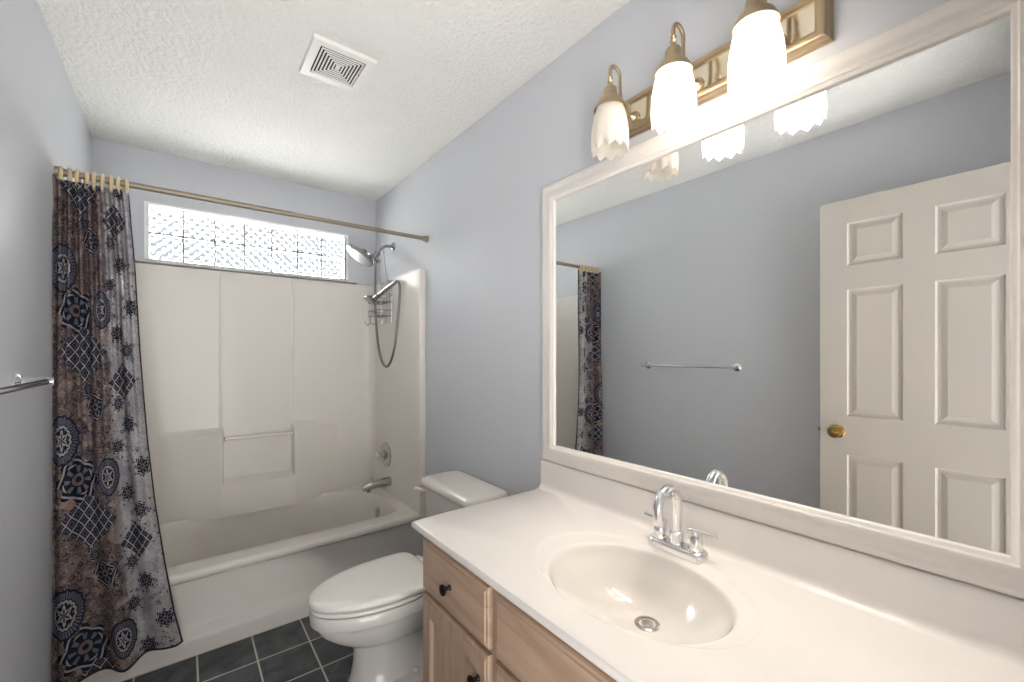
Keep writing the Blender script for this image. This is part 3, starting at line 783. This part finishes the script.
slab('tilt_front', 0.345, 0.838, 0.571, 0.727)
d2 = cab_door(0.594, 0.838, 0.12, 0.556); knob(0.630, 0.484, d2)
d3 = cab_door(0.345, 0.589, 0.12, 0.556); knob(0.553, 0.484, d3)
dw2 = slab('drawer_front', -0.020, 0.330, 0.571, 0.727); knob(0.155, 0.650, dw2)
d4 = cab_door(-0.020, 0.330, 0.12, 0.556); knob(0.294, 0.484, d4)

# ------------------------------------------------------------------ vanity top with integral basin
vt = thing('sink_countertop', 'cream cultured marble vanity top with oval integral sink and backsplash', 'countertop', (1.24, 0.60, CB))
SX, SY, SA, SB = 1.204, 0.608, 0.175, 0.223
RX, RYc, RA, RB = 1.220, 0.622, 0.198, 0.282       # outer edge of the dished rim
X0, X1, Y0, Y1 = 0.949, W - 0.001, YF + 0.001, 1.260
NA = 160
angs = [2 * PI * k / NA for k in range(NA)]
for cx_, cy_ in ((X0, Y0), (X1, Y0), (X0, Y1), (X1, Y1)):
    a = math.atan2(cy_ - SY, cx_ - SX) % (2 * PI)
    i = min(range(NA), key=lambda k: abs(angs[k] - a)); angs[i] = a
angs.sort()
def rect_pt(a, k, z):
    c, s = math.cos(a), math.sin(a)
    x0, x1, y0, y1 = X0 + k, X1, Y0 + k * 0, Y1 - k
    ts_ = []
    if c > 1e-9: ts_.append((x1 - SX) / c)
    if c < -1e-9: ts_.append((x0 - SX) / c)
    if s > 1e-9: ts_.append((y1 - SY) / s)
    if s < -1e-9: ts_.append((y0 - SY) / s)
    t_ = min(ts_); return (SX + c * t_, SY + s * t_, z)
def ell(a, fa, fb, z, cx=SX, cy=SY):
    # same polar direction on an ellipse with semi axes fa, fb
    c, s = math.cos(a), math.sin(a); r = 1 / math.sqrt((c / fa) ** 2 + (s / fb) ** 2)
    return (cx + c * r, cy + s * r, z)
L = [[ell(a, SA, SB, CZ - 0.007) for a in angs], [ell(a, SA + 0.003, SB + 0.003, CZ - 0.0052) for a in angs], [ell(a, SA + 0.008, SB + 0.008, CZ - 0.0042) for a in angs], [ell(a, SA + 0.014, SB + 0.014, CZ - 0.0040) for a in angs], [ell(a, RA - 0.014, RB - 0.014, CZ - 0.0045, RX, RYc) for a in angs], [ell(a, RA - 0.009, RB - 0.009, CZ - 0.0038, RX, RYc) for a in angs], [ell(a, RA - 0.005, RB - 0.005, CZ - 0.0014, RX, RYc) for a in angs], [ell(a, RA - 0.001, RB - 0.001, CZ - 0.0002, RX, RYc) for a in angs], [ell(a, RA + 0.006, RB + 0.006, CZ, RX, RYc) for a in angs]]
L += [[rect_pt(a, 0.007, CZ) for a in angs], [rect_pt(a, 0.002, CZ - 0.002) for a in angs], [rect_pt(a, 0.0, CZ - 0.007) for a in angs], [rect_pt(a, 0.0, CB + 0.006) for a in angs], [rect_pt(a, 0.003, CB + 0.001) for a in angs], [rect_pt(a, 0.008, CB) for a in angs]]
ct = MB().loft(L, True); 
ct.loft([[rect_pt(a, 0.008, CB) for a in angs], [ell(a, SA + 0.02, SB + 0.02, CB) for a in angs]], True)
ct.build('countertop', M['marble'], vt, angle=40)
bl = []
for r in [1.0, 0.992, 0.982, 0.97, 0.955] + [0.93 - 0.93 * k / 14 for k in range(15)]:
    rr = max(r, 0.11)
    dz = 0.118 * (1 - (r / 0.93) ** 2.4) * 0.80 + 0.118 * 0.20 if r <= 0.93 else 0.118 * 0.20 * ((1 - r) / 0.07) ** 1.5
    bl.append([ell(a, SA * rr, SB * rr * (1 - 0.0 * r), CZ - 0.007 - dz, SX + 0.057 * (1 - r) ** 1.1) for a in angs])
MB().loft(bl, True, False, True).build('sink_basin', M['basin'], vt, angle=60)
DX, DZ = SX + 0.057, CZ - 0.007 - 0.118
dr = MB().lathe([(0, -0.012), (0.022, -0.012), (0.030, -0.004), (0.030, 0.003), (0.026, 0.0055), (0.021, 0.005), (0.0195, -0.010), (0, -0.010)], (DX, SY, DZ), (0, 0, 1), 32).build('drain', M['steel'], vt)
MB().lathe([(0, -0.0095), (0.0192, -0.0095), (0.0192, -0.0075), (0, -0.0075)], (DX, SY, DZ), (0, 0, 1), 24).build('drain_hole', M['dark'], dr)
MB().lathe([(0, -0.007), (0.006, -0.007), (0.006, -0.001), (0.0135, 0.0), (0.0135, 0.004), (0.011, 0.0062), (0, 0.0070)], (DX, SY, DZ), (0, 0, 1), 24).build('stopper', M['steel'], dr)
bs = MB()
pr = [(W - 0.001, CZ - 0.002), (W - 0.045, CZ - 0.0005), (W - 0.034, CZ + 0.001), (W - 0.027, CZ + 0.005), (W - 0.0225, CZ + 0.012), (W - 0.021, CZ + 0.022), (W - 0.020, 0.882), (W - 0.018, 0.887), (W - 0.014, 0.889), (W - 0.001, 0.889)]
bs.loft([[(x, Y0, z) for x, z in pr], [(x, Y1 + 0.0, z) for x, z in pr]], True, True, True)
bs.build('backsplash', M['marble'], vt, angle=30)

# ------------------------------------------------------------------ faucet
FXx, FY = 1.425, 0.627
fa = thing('faucet', 'chrome gooseneck bathroom faucet with two bar handles behind the sink', 'faucet', (FXx, FY, CZ))
def stad(hw, hl, z, n=14):
    P = []
    for a0, cy in ((0, FY + hl - hw), (PI, FY - hl + hw)):
        P += [(FXx + hw * math.cos(a0 + PI * i / n), cy + hw * math.sin(a0 + PI * i / n), z) for i in range(n + 1)]
    return P
MB().loft([stad(0.0275, 0.083, CZ - 0.004), stad(0.0275, 0.083, CZ + 0.013), stad(0.0255, 0.081, CZ + 0.018), stad(0.022, 0.0775, CZ + 0.0208), stad(0.010, 0.06, CZ + 0.0212)], True, True, True).build('base_plate', M['chrome'], fa, angle=40)
gp = [(FXx, FY, CZ + 0.015), (FXx, FY, 0.908)] + arc((FXx - 0.045, FY, 0.908), 0.045, 0, PI, 16, (1, 0, 0), (0, 0, 1))[1:] + [(FXx - 0.0905, FY, 0.872)]
MB().tube(gp, 0.0128, 20).lathe([(0.0195, 0), (0.0195, 0.030), (0.016, 0.034), (0.013, 0.035)], (FXx, FY, CZ + 0.020), (0, 0, 1), 24).build('spout', M['chrome'], fa, merge=False)
for sy in (1, -1):
    hy = FY + sy * 0.052
    hb = MB().lathe([(0.0205, 0), (0.0205, 0.006), (0.0178, 0.008), (0.0178, 0.032), (0.0155, 0.036), (0, 0.038)], (FXx, hy, CZ + 0.0195), (0, 0, 1), 24)
    hb = hb.build('handle_post', M['chrome'], fa)
    x1_ = FXx + 0.018
    MB().tube([(FXx, hy, CZ + 0.052), (FXx, hy, CZ + 0.070)], 0.0075, 12).tube([(FXx - 0.003, hy - sy * 0.020, CZ + 0.068), (FXx + 0.009, hy + sy * 0.052, CZ + 0.068)], 0.0072, 14).build('lever', M['chrome'], hb, merge=False)

# ------------------------------------------------------------------ framed mirror
mi = thing('wall_mirror', 'large rectangular mirror in a white moulded frame above the vanity', 'mirror', (W, 0.62, 0.892))
OY0, OY1, OZ0, OZ1 = -0.018, 1.2575, 0.8905, 1.969
pf = [(0.0, 0.0), (0.0, 0.014), (0.003, 0.019), (0.010, 0.022), (0.018, 0.0215), (0.026, 0.020), (0.034, 0.0215), (0.042, 0.025), (0.050, 0.0265), (0.056, 0.025), (0.060, 0.021), (0.064, 0.0195), (0.0665, 0.017), (0.0665, 0.0)]
RL = lambda k, hgt: [(W - hgt, OY0 + k, OZ0 + k), (W - hgt, OY1 - k, OZ0 + k), (W - hgt, OY1 - k, OZ1 - k), (W - hgt, OY0 + k, OZ1 - k)]
MB().loft([RL(k, h_) for k, h_ in pf], True).build('frame', M['trim'], mi, angle=30)
MB().box(W - 0.010, W - 0.004, OY0 + 0.05, OY1 - 0.05, OZ0 + 0.05, OZ1 - 0.05).build('mirror_glass', M['mirror'], mi)

# ------------------------------------------------------------------ vanity light bar and three lamps on it
vl = thing('vanity_light', 'satin gold three lamp bar light with frosted petal shades above the mirror', 'wall light', (W, 0.58, 2.068))
PY0, PY1, PZ0, PZ1 = 0.304, 0.860, 2.006, 2.130
RP = lambda k, h_: [(W - h_, PY0 + k, PZ0 + k), (W - h_, PY1 - k, PZ0 + k), (W - h_, PY1 - k, PZ1 - k), (W - h_, PY0 + k, PZ1 - k)]
MB().loft([RP(0, 0.0), RP(0, 0.008), RP(0.004, 0.012), RP(0.006, 0.022), RP(0.010, 0.027), RP(0.016, 0.029), RP(0.024, 0.029), RP(0.028, 0.027), RP(0.031, 0.022)], True).build('back_frame', M['gold'], vl, angle=20)
MB().box(W - 0.023, W - 0.001, PY0 + 0.029, PY1 - 0.029, PZ0 + 0.029, PZ1 - 0.029).build('reflector_panel', M['gold_panel'], vl)
SHX = 1.378
def shade_mesh(y):
    prof = [(0.030, 2.058), (0.0375, 2.046), (0.0435, 2.030), (0.0485, 2.010), (0.0525, 1.988), (0.0550, 1.964), (0.0555, 1.942), (0.0538, 1.920)]
    n = 120; loops = []
    for i, (r, z) in enumerate(prof):
        w = sst(2.04, 1.93, z)
        lp = []
        for k in range(n):
            th = 2 * PI * k / n
            tri = abs(((k * 10 / n) % 1.0) * 2 - 1)      # 1 at the tip edges, 0 mid
            rr = r * (1 + 0.022 * math.cos(10 * th) * w)
            zz = z - (0.014 * tri if i == len(prof) - 1 else (0.005 * tri if i == len(prof) - 2 else 0))
            lp.append((SHX + rr * math.cos(th), y + rr * math.sin(th), zz))
        loops.append(lp)
    return MB().loft(loops, True)
for nm, y, lit in (('a', 0.816, False), ('b', 0.610, True), ('c', 0.410, True)):
    arm = MB()
    pth = [(W - 0.028, y, 2.052), (1.470, y, 2.051), (1.448, y, 2.056), (1.432, y, 2.075), (1.425, y, 2.105), (1.4245, y, 2.146)] + arc((1.4013, y, 2.150), 0.0233, 0, PI, 12, (1, 0, 0), (0, 0, 1))[1:] + [(SHX, y, 2.125)]
    arm.tube(smooth_path(pth[:6], 5)[:-1] + pth[5:], 0.0052, 12)
    arm.lathe([(0.0, 0), (0.020, 0), (0.019, 0.004), (0.012, 0.008), (0.014, 0.012), (0.008, 0.018), (0.0055, 0.024)], (W - 0.024, y, 2.052), (-1, 0, 0), 20)
    a_ = arm.build('lamp_arm', M['gold'], vl, merge=False)
    MB().lathe([(0, 0), (0.006, 0), (0.009, -0.004), (0.006, -0.009), (0.010, -0.014), (0.006, -0.019), (0.007, -0.026), (0.015, -0.031), (0.020, -0.038), (0.0225, -0.058), (0.028, -0.066), (0.038, -0.076), (0.0465, -0.092), (0.0475, -0.099), (0.045, -0.099), (0.036, -0.080), (0.02, -0.074), (0, -0.074)], (SHX, y, 2.134), (0, 0, 1), 28).build('socket_cap', M['gold'], a_)
    s_ = shade_mesh(y).build('lamp_shade', M['shade_on'] if lit else M['shade_off'], vl)
    sm = s_.modifiers.new('thickness', 'SOLIDIFY'); sm.thickness = 0.0025; sm.offset = -1
    if lit: s_['label'] = 'glowing frosted glass shade'
    MB().lathe([(0.012, 0), (0.013, -0.014), (0.020, -0.030), (0.027, -0.050), (0.028, -0.062), (0.024, -0.078), (0.012, -0.088), (0, -0.090)], (SHX, y, 2.056), (0, 0, 1), 24).build('bulb', M['bulb_on'] if lit else M['bulb_off'], vl)

# ------------------------------------------------------------------ ceiling exhaust vent
ve = thing('ceiling_vent', 'white square exhaust fan grille on the textured ceiling', 'vent', (0.86, 1.75, H))
VX0, VX1, VYa, VYb = 0.745, 0.975, 1.630, 1.872
RV = lambda k, z: [(VX0 + k, VYa + k, z), (VX1 - k, VYa + k, z), (VX1 - k, VYb - k, z), (VX0 + k, VYb - k, z)]
MB().loft([RV(0, H), RV(0, H - 0.009), RV(0.003, H - 0.0135), RV(0.006, H - 0.0145), RV(0.030, H - 0.0145), RV(0.032, H - 0.013), RV(0.032, H - 0.002)], True).build('cover', M['plastic'], ve, angle=30)
MB().box(VX0 + 0.031, VX1 - 0.031, VYa + 0.031, VYb - 0.031, H - 0.005, H - 0.001).box(0.858, 0.862, VYa + 0.031, VYb - 0.031, H - 0.0118, H - 0.005).box(VX0 + 0.031, VX1 - 0.031, 1.749, 1.753, H - 0.0118, H - 0.005).build('backing', M['dark'], ve, merge=False)
lvm = MB()
st_ = 0.0118
for k in range(6):
    a = 0.0375 + k * st_
    lvm.loft([RV(a, H - 0.0118), RV(a, H - 0.0142), RV(a + 0.0052, H - 0.0142), RV(a + 0.0052, H - 0.0118), RV(a, H - 0.0118)], True)
a = 0.0375 + 6 * st_
lvm.loft([RV(a - 0.001, H - 0.011), RV(a - 0.001, H - 0.0142)], True, True, True)

lvm.build('louvre', M['plastic'], ve, angle=30, merge=False)
